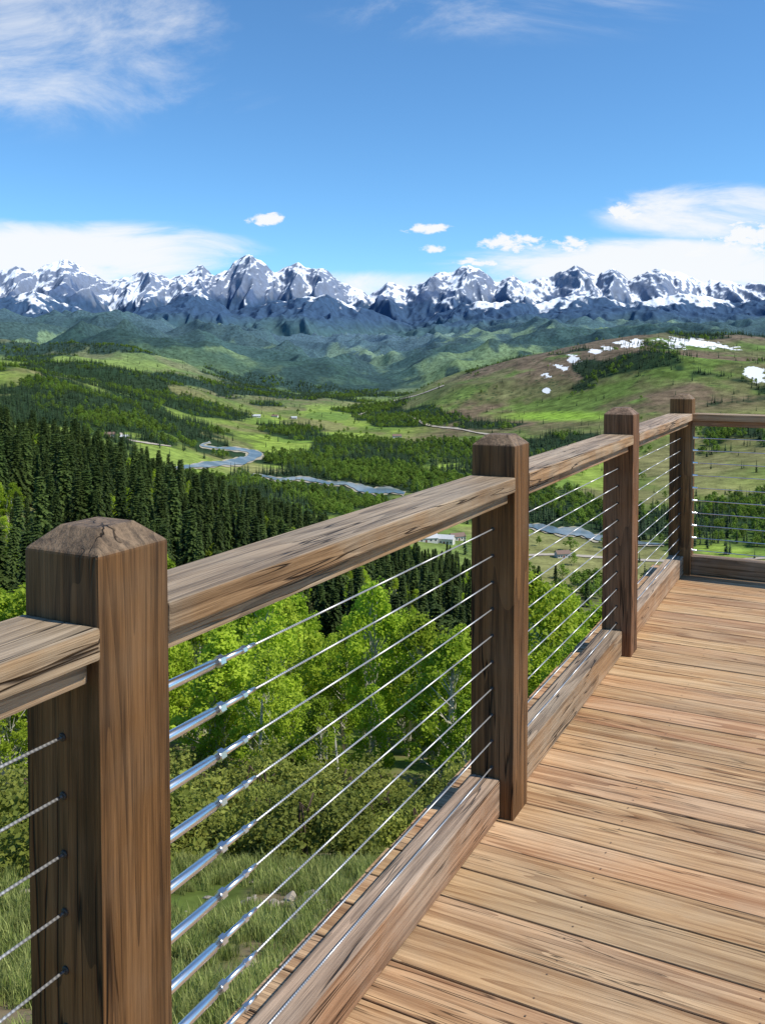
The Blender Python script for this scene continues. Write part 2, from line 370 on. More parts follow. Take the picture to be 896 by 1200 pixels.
bp=T.new('ShaderNodeBump'); bp.inputs['Strength'].default_value=.5; bp.inputs['Distance'].default_value=30.; T.set(bp.inputs['Height'],T.noise(pos,.008,6,.65)); T.set(p.inputs['Normal'],bp.outputs[0])
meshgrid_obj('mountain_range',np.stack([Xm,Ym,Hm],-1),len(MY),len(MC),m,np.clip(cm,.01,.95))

# ------------------------------------------------------------------ river & roads
m,T,p,o=mat('river_water'); p.inputs['Roughness'].default_value=.28; p.inputs['Specular IOR Level'].default_value=.34
pos=T.new('ShaderNodeNewGeometry').outputs['Position']; bp=T.new('ShaderNodeBump'); bp.inputs['Strength'].default_value=.12; T.set(bp.inputs['Height'],T.noise(pos,.2,3)); T.set(p.inputs['Normal'],bp.outputs[0])
T.set(p.inputs['Base Color'],T.mix(T.mapr(T.noise(pos,.02,4),.4,.65),(.11,.15,.16),(.29,.32,.31)))
M_water=m; M_road=simple('gravel_road',(.42,.37,.30),.9,bump=.3); M_bar=simple('gravel_bar',(.36,.33,.24),.9,bump=.1)
def strip(name,pts,matl,dz,grow=0,sub=12,wob=1):
    P=np.array(pts,float); n=len(P); tt=np.linspace(0,n-1,(n-1)*sub+1)
    def cr(c):
        out=[]
        for t in tt:
            i=min(int(t),n-2); f=t-i
            p0,p1,p2,p3=P[max(i-1,0),c],P[i,c],P[i+1,c],P[min(i+2,n-1),c]
            out.append(.5*((2*p1)+(-p0+p2)*f+(2*p0-5*p1+4*p2-p3)*f*f+(-p0+3*p1-3*p2+p3)*f**3))
        return np.array(out)
    X,Y,W=cr(0),cr(1),cr(2)+grow
    dx=np.gradient(X); dy=np.gradient(Y); L=np.hypot(dx,dy)+1e-6
    vs=[];fs=[]
    for i in range(len(X)):
        nx,ny=-dy[i]/L[i],dx[i]/L[i]
        w=max(.15,W[i]*(1+wob*(.2*math.sin(i*.31+grow)+.14*math.sin(i*.83+2*grow)))); wx=w*2.2
        for s in (-1,-.5,0,.5,1):
            q=hit(X[i]+nx*wx*s,Y[i]+ny*w*s)
            vs.append((q[0],q[1],q[2]+dz))
    for i in range(len(X)-1):
        for k in range(4):
            b=i*5+k; fs.append((b,b+1,b+6,b+5))
    me=polymesh(name,vs,fs,matl,smooth=True); bm=bmesh.new(); bm.from_mesh(me)
    for f in bm.faces:
        f.normal_update()
        if f.normal.z<0: f.normal_flip()
    bm.to_mesh(me); bm.free()
    return link(bpy.data.objects.new(name,me))
RIV=[[(196,551,.3),(222,548,2.2),(240,546,2.8),(262,544,3.0),(284,541,3.6),(298,535,3.4),(292,530,2.1),(274,527,1.5),(252,526,1.0),(236,523,.7),(246,519,.5)],
     [(296,557,.2),(312,560,1.2),(330,564,1.8),(348,562,2.0),(366,564,1.8),(386,568,2.0),(404,568,1.8),(420,573,3.0),(438,577,3.8),(456,576,3.0),(474,580,1.5)],
     [(596,614,.4),(615,618,1.4),(632,620,2.8),(655,625,4.2),(680,626,4.0),(700,633,3),(724,633,1.8),(748,639,1.5),(780,641,.5)]]
for i,r in enumerate(RIV):
    strip('gravel_bank',r,M_bar,.8,1.0); strip('river',r,M_water,1.6)
strip('dirt_road',[(470,486,.7),(484,490,.9),(497,497,1.1),(514,501,.9),(536,503,.8),(560,508,.7),(590,512,.6)],M_road,1.6)
strip('dirt_road',[(600,654,1),(650,652,1.2),(700,655,1.3),(760,659,1.4),(830,660,1.3),(900,656,1.2)],M_road,.6,wob=.2)
strip('dirt_road',[(420,487,.5),(440,478,.5),(462,470,.5),(490,463,.5),(520,452,.4)],M_road,1.6)
strip('dirt_road',[(140,508,.7),(150,516,.8),(172,520,.7),(200,524,.6)],M_road,1.2)

# ------------------------------------------------------------------ prototypes
def tree_mesh(name,V,Fc,mi,tint,mats):
    me=bpy.data.meshes.new(name); me.from_pydata(V,[],Fc)
    for mm in mats: me.materials.append(mm)
    me.polygons.foreach_set('material_index',mi)
    at=me.attributes.new('tint','FLOAT','FACE'); at.data.foreach_set('value',np.array(tint,np.float32)); me.update(); return me
def add_tube(V,Fc,mi,tint,pts,rads,seg=6,m=0):
    base=len(V)
    for (p,r) in zip(pts,rads):
        for k in range(seg):
            a=2*math.pi*k/seg; V.append((p[0]+r*math.cos(a),p[1]+r*math.sin(a),p[2]))
    for i in range(len(pts)-1):
        for k in range(seg):
            Fc.append((base+i*seg+k,base+i*seg+(k+1)%seg,base+(i+1)*seg+(k+1)%seg,base+(i+1)*seg+k)); mi.append(m); tint.append(.5)
def conifer(name,seed,far=False):
    R=random.Random(seed); V=[];Fc=[];mi=[];ti=[]
    add_tube(V,Fc,mi,ti,[(0,0,-.04),(0,0,.5),(0,0,.98)],[.014,.009,.002],5,0)
    lv=13 if far else 32; wid=R.uniform(.13,.18)
    for l in range(lv):
        f=l/(lv-1); z0=.07+.92*f**.95
        rad=wid*(1-f)**.8*R.uniform(.72,1.12)+.006
        nb=6 if far else 8
        for b in range(nb):
            a=2*math.pi*(b+R.random()*.9)/nb+l*1.3; rr=rad*R.uniform(.55,1.2); ca,sa=math.cos(a),math.sin(a)
            droop=R.uniform(.25,.6)*rr
            tv=R.random()
            if far:
                w=rr*.5; i0=len(V)
                V+= [(0,0,z0+.035),(ca*rr*.7-sa*w,sa*rr*.7+ca*w,z0-droop*.5-.012),(ca*rr,sa*rr,z0-droop),(ca*rr*.7+sa*w,sa*rr*.7-ca*w,z0-droop*.5-.012)]
                Fc.append((i0,i0+1,i0+2,i0+3)); mi.append(1); ti.append(tv)
            else:
                ns=max(3,int(8*rr/wid)+2)
                for s in range(ns):
                    q=(s+.6)/ns; x=rr*q
                    for sd in (-1,1):
                        w=.030*(1.15-q)*R.uniform(.7,1.4)+.008; i0=len(V); ln=.026*R.uniform(.7,1.4)
                        zz=z0-droop*q*q
                        bx,by=ca*x,sa*x; ex,ey=ca*(x+ln)-sa*w*sd,sa*(x+ln)+ca*w*sd
                        V+=[(bx-ca*.008,by-sa*.008,zz+.006),(ex,ey,zz-R.uniform(.004,.020)),(bx+ca*ln*.9,by+sa*ln*.9,zz-.010-R.uniform(0,.012))]
                        Fc.append((i0,i0+1,i0+2)); mi.append(1); ti.append(min(1,max(0,tv*.5+.5*q)))
    me=tree_mesh(name,V,Fc,mi,ti,[M_barkd,M_conf if far else M_con]); return bpy.data.objects.new(name,me)
def broadleaf(name,seed,mleaf,mbark,clumps=46,leaves=95,leaf=.017,crx=.30,z0=.30,z1=1.0,spread=.085,trunks=1,tr=.014,dome=False):
    R=random.Random(seed); V=[];Fc=[];mi=[];ti=[]
    for tk in range(trunks):
        lx,ly=R.uniform(-.05,.05)*(1 if trunks==1 else 3),R.uniform(-.05,.05)*(1 if trunks==1 else 3)
        add_tube(V,Fc,mi,ti,[(lx*.3,ly*.3,-.05),(lx,ly,.35),(lx*1.3,ly*.5,.6 if dome else .7),(0,0,(.7 if dome else .95)*z1)],[tr,tr*.8,tr*.5,tr*.15],6,0)
    cs=[]
    for c in range(clumps):
        if dome:
            a=R.random()*2*math.pi; el=math.asin(R.random()); q=R.uniform(.45,1.)
            cs.append((crx*q*math.cos(el)*math.cos(a),crx*q*math.cos(el)*math.sin(a),z0+(z1-z0)*q*math.sin(el)*R.uniform(.75,1.1),R.uniform(.55,1.3)*spread,R.random()))
        else:
            f=R.random()**.8; z=z0+(z1-z0)*f
            rr=crx*math.sin(math.pi*min(1,.18+.80*f)**.9)*R.uniform(.25,1.05)
            a=R.random()*2*math.pi; cs.append((rr*math.cos(a),rr*math.sin(a),z,R.uniform(.6,1.3)*spread,R.random()))
    for (cx,cy,cz,sr,tv) in cs:
        zt=max(.05,cz-.14-.3*math.hypot(cx,cy)); i0=len(V); r=tr*.25
        if not dome:
            V+=[(-r,0,zt),(r,0,zt),(cx+r*.4,cy,cz),(cx-r*.4,cy,cz)]; Fc.append((i0,i0+1,i0+2,i0+3)); mi.append(0); ti.append(.5)
        for l in range(leaves):
            d=Vector((R.gauss(0,1),R.gauss(0,1),R.gauss(0,1)*.75)); d.normalize(); rad=sr*R.random()**.45
            c=Vector((cx,cy,cz))+d*rad
            if c.z<.02: continue
            n=(d*.8+Vector((R.gauss(0,1),R.gauss(0,1),R.gauss(0,1)+.6))).normalized()
            u=n.orthogonal().normalized(); u=(Matrix.Rotation(R.random()*6.28,3,n)@u); v=n.cross(u); s=leaf*R.uniform(.6,1.3)
            i0=len(V); V+=[tuple(c-u*s*.6),tuple(c+v*s*.42),tuple(c+u*s*.6),tuple(c-v*s*.42)]
            Fc.append((i0,i0+1,i0+2,i0+3)); mi.append(1); ti.append(min(1,max(0,.6*tv+.4*R.random())))
    me=tree_mesh(name,V,Fc,mi,ti,[mbark,mleaf]); return bpy.data.objects.new(name,me)
def tuft(name,seed):
    R=random.Random(seed); V=[];Fc=[];mi=[];ti=[]
    for b in range(34):
        a=R.random()*6.28; r=R.random()*.16; x,y=r*math.cos(a),r*math.sin(a); h=R.uniform(.10,.32); w=R.uniform(.004,.009)
        la=R.random()*6.28; ln=R.uniform(.03,.16); dx,dy=math.cos(la),math.sin(la); i0=len(V); tv=R.random()
        V+=[(x-dy*w,y+dx*w,-.03),(x+dy*w,y-dx*w,-.03),(x+dx*ln*.35+dy*w*.8,y+dy*ln*.35-dx*w*.8,h*.6),(x+dx*ln*.35-dy*w*.8,y+dy*ln*.35+dx*w*.8,h*.6),(x+dx*ln,y+dy*ln,h)]
        Fc+=[(i0,i0+1,i0+2,i0+3),(i0+3,i0+2,i0+4)]; mi+=[0,0]; ti+=[tv,tv]
    me=tree_mesh(name,V,Fc,mi,ti,[M_gra]); return bpy.data.objects.new(name,me)
def coll(name,objs):
    c=bpy.data.collections.new(name)
    for o in objs: c.objects.link(o)
    return c
K_con=coll('conifer_kinds',[conifer('conifer_kind_%d'%i,10+i) for i in range(4)])
K_conf=coll('far_conifer_kinds',[conifer('far_conifer_kind_%d'%i,30+i,True) for i in range(3)])
K_asp=coll('aspen_kinds',[broadleaf('aspen_kind_%d'%i,50+i,M_asp,M_bark,58,95,.019,.25,.25,.98,.062,1+(i%2)) for i in range(4)])
K_cot=coll('cottonwood_kinds',[broadleaf('cottonwood_kind_%d'%i,70+i,M_cot,M_barkd,22,24,.075,.40,.25,.95,.15) for i in range(3)])
K_shr=coll('shrub_kinds',[broadleaf('shrub_kind_%d'%i,90+i,M_shr,M_barkd,85,85,.034,.62,.05,.72,.14,3,.015,True) for i in range(3)])
K_gra=coll('grass_kinds',[tuft('grass_kind_%d'%i,110+i) for i in range(4)])

def scatter(name,pts,scale,k,nk,wd=(.8,1.3)):
    n=len(pts); me=bpy.data.meshes.new(name); me.vertices.add(n); me.vertices.foreach_set('co',np.asarray(pts,np.float32).reshape(-1))
    for nm,ty,arr in (('sc','FLOAT',np.asarray(scale,np.float32)),('rz','FLOAT',(rng.random(n)*6.28).astype(np.float32)),('ix','INT',rng.integers(0,nk,n).astype(np.int32)),('wd','FLOAT',rng.uniform(wd[0],wd[1],n).astype(np.float32))):
        at=me.attributes.new(nm,ty,'POINT'); at.data.foreach_set('value',arr)
    me.update(); ob=link(bpy.data.objects.new(name,me))
    ng=bpy.data.node_groups.new(name+'_nodes','GeometryNodeTree')
    ng.interface.new_socket('Geometry',in_out='INPUT',socket_type='NodeSocketGeometry'); ng.interface.new_socket('Geometry',in_out='OUTPUT',socket_type='NodeSocketGeometry')
    N=ng.nodes; L=ng.links; gi=N.new('NodeGroupInput'); go=N.new('NodeGroupOutput'); ins=N.new('GeometryNodeInstanceOnPoints'); ci=N.new('GeometryNodeCollectionInfo')
    ci.inputs[0].default_value=k; ci.inputs['Separate Children'].default_value=True; ci.inputs['Reset Children'].default_value=True
    def na(nm,ty):
        q=N.new('GeometryNodeInputNamedAttribute'); q.data_type=ty; q.inputs[0].default_value=nm; return q.outputs[0]
    L.new(gi.outputs[0],ins.inputs['Points']); L.new(ci.outputs[0],ins.inputs['Instance']); ins.inputs['Pick Instance'].default_value=True
    L.new(na('ix','INT'),ins.inputs['Instance Index'])
    cx=N.new('ShaderNodeCombineXYZ'); L.new(na('rz','FLOAT'),cx.inputs[2]); L.new(cx.outputs[0],ins.inputs['Rotation'])
    s=na('sc','FLOAT'); mu=N.new('ShaderNodeMath'); mu.operation='MULTIPLY'; L.new(s,mu.inputs[0]); L.new(na('wd','FLOAT'),mu.inputs[1])
    cs=N.new('ShaderNodeCombineXYZ'); L.new(mu.outputs[0],cs.inputs[0]); L.new(mu.outputs[0],cs.inputs[1]); L.new(s,cs.inputs[2]); L.new(cs.outputs[0],ins.inputs['Scale'])
    L.new(ins.outputs[0],go.inputs[0])
    md=ob.modifiers.new('scatter','NODES'); md.node_group=ng
    return ob
def cand(Y0,Y1,spacing,a0=-260,a1=1160):
    area=(a1-a0)/F*(Y1**2-Y0**2)/2; n=int(area/spacing**2)
    Y=np.sqrt(rng.uniform(Y0**2,Y1**2,n)); a=rng.uniform(a0,a1,n); x=(a-CX)/F*Y
    return x,Y,H(x,Y)
def river_mask(a,y):
    k=np.ones(a.shape,bool)
    for r in RIV:
        P=np.array(r)
        for i in range(len(P)-1):
            for f in np.linspace(0,1,6):
                q=P[i]*(1-f)+P[i+1]*f
                k&=~((np.abs(a-q[0])<q[2]*2.2+5)&(y-q[1]<q[2]+6)&(y-q[1]>-q[2]-1.))
    return k
X1,Y1,Z1=cand(650,1600,8.6); X2,Y2,Z2=cand(1600,4400,12)
X=np.concatenate([X1,X2]);Yy=np.concatenate([Y1,Y2]);Z=np.concatenate([Z1,Z2])
f=forestF(X,Yy,Z); a,y=imgxy(X,Yy,Z)
keep=(rng.random(len(X))<f*.92+.018)&river_mask(a,y)
X,Yy,Z,a,y=X[keep],Yy[keep],Z[keep],a[keep],y[keep]
dec=(fbm(X/150,Yy/200,3,131)+.32*(Z<-165)+rng.normal(0,.15,len(X)))>.20
pc=np.stack([X,Yy,Z],-1)
scatter('conifer_forest',pc[~dec],rng.uniform(9,19,(~dec).sum()),K_conf,3)
scatter('cottonwood_trees',pc[dec],rng.uniform(7,13,dec.sum()),K_cot,3)
print('far trees',len(X))
X,Yy,Z=cand(105,700,6.3,-320,1200); a,y=imgxy(X,Yy,Z)
n=fbm(X/60,Yy/60,4,141)
pr=np.where(a<640,sstep(-.6,-.2,n+.15),sstep(.05,.4,n)*.8)*(1-sstep(590,680,a)*sstep(450,520,Yy)*.9)*(1-sstep(700,800,a)*sstep(300,380,Yy))
keep=(rng.random(len(X))<pr)
asp=(fbm(X/45,Yy/45,3,151)+rng.normal(0,.06,len(X)))>.15
P=np.stack([X,Yy,Z],-1)
kc=keep&~asp; ka=keep&asp
scatter('conifer_forest',P[kc],rng.uniform(7,21,kc.sum())*(.75+.25*sstep(100,220,P[kc][:,1])),K_con,4)
print('near conifers',kc.sum())
X,Yy,Z=cand(36,104,3.5,-160,1000); a,y=imgxy(X,Yy,Z)
keep=(rng.random(len(X))<sstep(-.5,-.1,fbm(X/14,Yy/14,3,161)+.1))&~((a>20)&(a<190)&(Yy<45))
PA=np.stack([X,Yy,Z-.3],-1)[keep]; sA=rng.uniform(6.2,10.8,len(PA))*(1-.25*(PA[:,1]<44))
PB=P[ka]; sB=rng.uniform(7,12,len(PB))
scatter('aspen_grove',np.concatenate([PA,PB]),np.concatenate([sA,sB]),K_asp,4)
print('aspens',len(PA)+len(PB))
X,Yy,Z=cand(15,40,2.2,-200,1000); a,y=imgxy(X,Yy,Z)
keep=(rng.random(len(X))<sstep(18,22,Yy)*.9*sstep(-.3,.05,fbm(X/5,Yy/5,3,171))+.04)
PS=np.stack([X,Yy,Z-.1],-1)[keep]
scatter('shrubs',PS,rng.uniform(1.5,4.0,len(PS)),K_shr,3)
n=34000; Yy=rng.uniform(3.5,40,n); a=rng.uniform(-200,760,n); X=(a-CX)/F*np.maximum(Yy,8); Z=H(X,Yy)
keep=(fbm(X/2.5,Yy/2.5,3,181)+rng.normal(0,.12,n)>-.08)
scatter('grass',np.stack([X,Yy,Z],-1)[keep],rng.uniform(.4,1.2,keep.sum())**1.2,K_gra,4)
bm=bmesh.new()
for i in range(90):
    if i<25: aa=random.gauss(345,50); yy=random.gauss(1068,20)
    else: aa=random.uniform(0,500); yy=random.uniform(980,1200)
    x,Yq,z=hit(aa,yy); r=random.uniform(.04,.15)*(1.3 if i<25 else .8)
    mt=Matrix.Translation((x,Yq,z-.1*r))@Euler((random.random()*.6,random.random()*.6,random.random()*6)).to_matrix().to_4x4()@Matrix.Diagonal((r*random.uniform(1.,1.9),r,r*random.uniform(.35,.6),1))
    g=bmesh.ops.create_icosphere(bm,subdivisions=2,radius=1,matrix=mt)
    for v in g['verts']: v.co+=Vector((random.gauss(0,.1),random.gauss(0,.1),random.gauss(0,.07)))*r
me=bpy.data.meshes.new('rocks'); bm.to_mesh(me); bm.free(); me.materials.append(M_rock); link(bpy.data.objects.new('rocks',me))

# ------------------------------------------------------------------ farm buildings
M_wall=simple('white_siding',(.62,.60,.56),.7,bump=1.); M_roof=simple('metal_roof',(.55,.57,.58),.45,bump=1.); M_roofb=simple('brown_roof',(.20,.13,.10),.7,bump=1.); M_win=simple('window_glass',(.05,.07,.09),.15); M_door=simple('door_paint',(.20,.07,.04),.6)
def house(name,px,py,L,W,Hh,rot,roofm):
    x,Yq,z=hit(px,py); e=empty(name); e.location=(x,Yq,z); e.rotation_euler=(0,0,rot)
    rh=W*.28; a,b=L/2,W/2
    V=[(-a,-b,-2),(a,-b,-2),(a,b,-2),(-a,b,-2),(-a,-b,Hh),(a,-b,Hh),(a,b,Hh),(-a,b,Hh),(-a,0,Hh+rh),(a,0,Hh+rh)]
    Fc=[(0,1,5,4),(2,3,7,6),(1,2,6,9,5),(3,0,4,8,7)]
    link(bpy.data.objects.new('walls',polymesh('walls',V,Fc,M_wall)),e)
    o_=.6; k=rh/b
    V=[]
    for s in (-1,1):
        for zz in (0,.25):
            V+=[(-a-o_,s*(b+o_),Hh-o_*k+.05+zz),(a+o_,s*(b+o_),Hh-o_*k+.05+zz),(a+o_,0,Hh+rh+.05+zz),(-a-o_,0,Hh+rh+.05+zz)]
    Fc=[]
    for s in (0,8):
        for q in ((0,1,2,3),(4,5,6,7),(0,1,5,4),(1,2,6,5),(3,0,4,7)): Fc.append(tuple(i+s for i in q))
    link(bpy.data.objects.new('roof',polymesh('roof',V,Fc,roofm)),e)
    V=[];Fc=[]
    for i in range(5):
        cx=-a+L*(i+.5)/5
        if i==2: continue
        for s in (-1,1):
            i0=len(V); V+=[(cx-.8,s*(b+.05),1.2),(cx+.8,s*(b+.05),1.2),(cx+.8,s*(b+.05),2.6),(cx-.8,s*(b+.05),2.6)]; Fc.append((i0,i0+1,i0+2,i0+3))
    link(bpy.data.objects.new('windows',polymesh('windows',V,Fc,M_win)),e)
    link(bpy.data.objects.new('door',polymesh('door',[(-.8,-b-.06,0),(.8,-b-.06,0),(.8,-b-.06,2.4),(-.8,-b-.06,2.4)],[(0,1,2,3)],M_door)),e)
for (px,py,L,W,h,r,rm) in [(498,636,22,11,4,.2,M_roof),(522,638,16,10,5,-.3,M_roof),(536,634,14,9,4,.4,M_roofb),(300,489,24,13,4,.1,M_roof),(322,489,18,12,4,-.2,M_roofb),(344,491,18,11,4,0,M_roof),
    (128,512,14,10,4,.3,M_roofb),(146,515,12,9,4,0,M_roof),(465,513,20,13,4,.1,M_roofb),(660,655,12,8,4,.2,M_roofb)]:
    house('farmhouse',px,py,L,W,h,r,rm)

# ------------------------------------------------------------------ deck and railing
ROT=(0,0,-TH)
FX=-.889; PW=.14
def boxmesh(name,x0,x1,y0,y1,z0,z1,matl,bev=.004,seg=2):
    c=Vector(((x0+x1)/2,(y0+y1)/2,(z0+z1)/2)); bm=bmesh.new()
    bmesh.ops.create_cube(bm,size=1,matrix=Matrix.Diagonal((x1-x0,y1-y0,z1-z0,1)))
    if bev: bmesh.ops.bevel(bm,geom=bm.edges[:],offset=bev,segments=seg,affect='EDGES',profile=.6)
    me=bpy.data.meshes.new(name); bm.to_mesh(me); bm.free(); me.materials.append(matl); return me,c
def addbox(name,parent,*a,**k):
    me,c=boxmesh(name,*a,**k); o=link(bpy.data.objects.new(name,me),parent); o.location=c; return o
def post(name,parent,x0,y0,zt=1.132,zb=-.45):
    w=PW/2; ch=.034; hh=.031; b=.0035
    bm=bmesh.new(); rings=[]
    for z,r in ((zb-zt,w),(-.35,w),(0,w),(hh,w-ch)):
        rings.append([bm.verts.new((sx*r,sy*r,z)) for sx,sy in ((-1,-1),(1,-1),(1,1),(-1,1))])
    for i in range(3):
        for k in range(4): bm.faces.new((rings[i][k],rings[i][(k+1)%4],rings[i+1][(k+1)%4],rings[i+1][k]))
    bm.faces.new(rings[3]); bm.faces.new(rings[0][::-1])
    ed=[e for e in bm.edges if not (abs(e.verts[0].co.z+.35)<.001 and abs(e.verts[1].co.z+.35)<.001)]
    bmesh.ops.bevel(bm,geom=ed,offset=b,segments=2,affect='EDGES',profile=.6)
    bmesh.ops.recalc_face_normals(bm,faces=bm.faces)
    me=bpy.data.meshes.new(name); bm.to_mesh(me); bm.free(); me.materials.append(M_post)
    o=link(bpy.data.objects.new(name,me),parent); o.location=(x0+w,y0+w,zt); return o
def lathe(bm,p0,axis,prof,seg=14,mi=0):
    ax=axis.normalized(); u=ax.orthogonal().normalized(); v=ax.cross(u); rings=[]
    for (t,r) in prof:
        rings.append([bm.verts.new(p0+ax*t+(u*math.cos(2*math.pi*k/seg)+v*math.sin(2*math.pi*k/seg))*r) for k in range(seg)])
    for i in range(len(rings)-1):
        for k in range(seg):
            f=bm.faces.new((rings[i][k],rings[i][(k+1)%seg],rings[i+1][(k+1)%seg],rings[i+1][k])); f.smooth=seg>8; f.material_index=mi
    for rr,fl in ((rings[0],True),(rings[-1],False)):
        f=bm.faces.new(rr[::-1] if fl else rr); f.material_index=mi
NY=[-.80,.888,2.60,4.31,6.14]; CZ=[.873-.0832*i for i in range(10)]
rail=empty('deck_railing'); rail.rotation_euler=ROT
for i,y in enumerate(NY): post('post_%d'%(i+1),rail,FX-PW,y)
RT=1.037
for i in range(len(NY)-1):
    y0=NY[i]+PW-.001; y1=NY[i+1]+.001
    addbox('top_rail_%d'%(i+1),rail,FX-PW-.004,FX+.003,y0,y1,RT-.045,RT,M_rail,bev=.005)
    addbox('sub_rail_%d'%(i+1),rail,FX-PW+.022,FX-.022,y0,y1,RT-.045-.036,RT-.046,M_rail)
    addbox('bottom_rail_%d'%(i+1),rail,FX-.135,FX-.042,y0,y1,DZ+.004,.092,M_rail,bev=.006)
XC=FX-PW/2
def ferr(bm,p,ax,long):
    lathe(bm,p,ax,[(-.002,.011),(.003,.011),(.0035,.006),(.02,.006)],12)
    if long:
        lathe(bm,p,ax,[(.012,.0055),(.016,.0085),(.19,.0085),(.193,.0065),(.215,.0060)],16)
        lathe(bm,p+ax*.205,ax,[(0,.0105),(.014,.0105)],6)
        lathe(bm,p+ax*.219,ax,[(0,.0055),(.055,.0050),(.060,.0035)],12)
        lathe(bm,p+ax*.275,ax,[(0,.0075),(.010,.0075)],6)
        lathe(bm,p+ax*.285,ax,[(0,.0048),(.03,.004)],12)
    else:
        lathe(bm,p,ax,[(.012,.005),(.016,.0075),(.075,.0075),(.078,.005),(.10,.0045)],12)
        lathe(bm,p+ax*.08,ax,[(0,.009),(.009,.009)],6)
yv=Vector((0,1,0)); xv=Vector((1,0,0))
for i in range(len(NY)-1):
    bm=bmesh.new(); bf=bmesh.new(); y0=NY[i]+PW; y1=NY[i+1]
    for k,z in enumerate(CZ):
        sag=.0015*random.random()
        for s in range(6):
            f0,f1=s/6,(s+1)/6; a0=Vector((XC,y0+(y1-y0)*f0,z-sag*4*f0*(1-f0))); a1=Vector((XC,y0+(y1-y0)*f1,z-sag*4*f1*(1-f1)))
            lathe(bm,a0,a1-a0,[(0,.0021),((a1-a0).length,.0021)],10)
        ferr(bf,Vector((XC,y0,z)),yv,i==1)
        lathe(bf,Vector((XC,y1,z)),-yv,[(-.001,.006),(.002,.006),(.003,.0035)],12,1)
    for b,nm,ms in ((bm,'cables_%d'%(i+1),[M_cable]),(bf,'turnbuckles_%d'%(i+1),[M_steel,M_dark])):
        me=bpy.data.meshes.new(nm); b.to_mesh(me); b.free()
        for q in ms: me.materials.append(q)
        link(bpy.data.objects.new(nm,me),rail)
rail2=empty('deck_railing'); rail2.rotation_euler=ROT
FY=NY[-1]; XP=[FX,FX+2.6,FX+5.2]
for i in range(2): post('post_%d'%(i+1),rail2,XP[i+1],FY)
for i in range(2):
    x0=XP[i]-.001+(PW if i else 0); x1=XP[i+1]+.001
    addbox('top_rail_%d'%(i+1),rail2,x0,x1,FY-.003,FY+PW+.003,RT-.045,RT,M_railx,bev=.005)
    addbox('sub_rail_%d'%(i+1),rail2,x0,x1,FY+.022,FY+PW-.022,RT-.081,RT-.046,M_railx)
    addbox('bottom_rail_%d'%(i+1),rail2,x0,x1,FY+.03,FY+.12,DZ+.004,.092,M_railx,bev=.006)
    bm=bmesh.new()
    for z in CZ:
        lathe(bm,Vector((x0,FY+PW/2,z)),xv,[(0,.0027),(x1-x0,.0027)],8)
        lathe(bm,Vector((x0,FY+PW/2,z)),xv,[(-.002,.010),(.003,.010),(.004,.007),(.03,.007),(.032,.004)],10)
    me=bpy.data.meshes.new('cables'); bm.to_mesh(me); bm.free(); me.materials.append(M_steel); link(bpy.data.objects.new('cables_%d'%(i+1),me),rail2)
deck=empty('wooden_deck'); deck.rotation_euler=ROT; deck.location=(0,0,DZ)
bw=.138; gap=.007; bm=bmesh.new(); lay=bm.verts.layers.float.new('bid'); y=NY[-1]+PW+.07; bid=0; screws=bmesh.new()
XL=-1.165
joists=[XL+.06,FX+.30]+[FX+.30+.45*i for i in range(1,11)]
while y>-2.6:
    y1=y; y0=y-bw
    segs=[(XL+random.uniform(-.003,.003),4.2)]
    if bid%3==1:
        jx=random.choice(joists[4:9]); segs=[(segs[0][0],jx-.0015),(jx+.0015,4.2)]
    for (xa,xb) in segs:
        bid+=1; zt=random.uniform(-.0012,.0008)
        r=bmesh.ops.create_cube(bm,size=1,matrix=Matrix.Translation(((xa+xb)/2,(y0+y1)/2,-.016+zt))@Matrix.Diagonal((xb-xa,bw,.032,1)))
        for v in r['verts']: v[lay]=bid
        eg=list({e for v in r['verts'] for e in v.link_edges})
        bmesh.ops.bevel(bm,geom=eg,offset=.003,segments=2,affect='EDGES',profile=.6)
    for jx in joists:
        for yy in (y0+.025,y1-.025):
            bmesh.ops.create_circle(screws,cap_ends=True,segments=8,radius=.0026,matrix=Matrix.Translation((jx+random.uniform(-.006,.006),yy+random.uniform(-.004,.004),.0016)))
    y=y0-gap
me=bpy.data.meshes.new('boards'); bm.to_mesh(me); bm.free(); me.materials.append(M_deck); link(bpy.data.objects.new('boards',me),deck)
me=bpy.data.meshes.new('screws'); screws.to_mesh(me); screws.free(); me.materials.append(M_screw); link(bpy.data.objects.new('screws',me),deck)
addbox('side_fascia',deck,XL-.0+.005,XL+.040,-2.5,NY[-1]+.20,-.28,-.036,M_rail)
addbox('end_fascia',deck,XL+.045,4.2,NY[-1]+.15,NY[-1]+.19,-.28,-.036,M_railx)
for i,jx in enumerate(joists[2:]): addbox('joist_%d'%(i+1),deck,jx-.02,jx+.02,-2.5,NY[-1]+.145,-.24,-.036,M_rail)
for i,(x,y_) in enumerate([(-1.0,5.6),(1.5,5.6),(4.0,5.6),(4.0,0),(4.0,-2.3),(-.95,-2.3)]): addbox('support_post_%d'%(i+1),deck,x-.07,x+.07,y_-.07,y_+.07,-9,-.285,M_post)

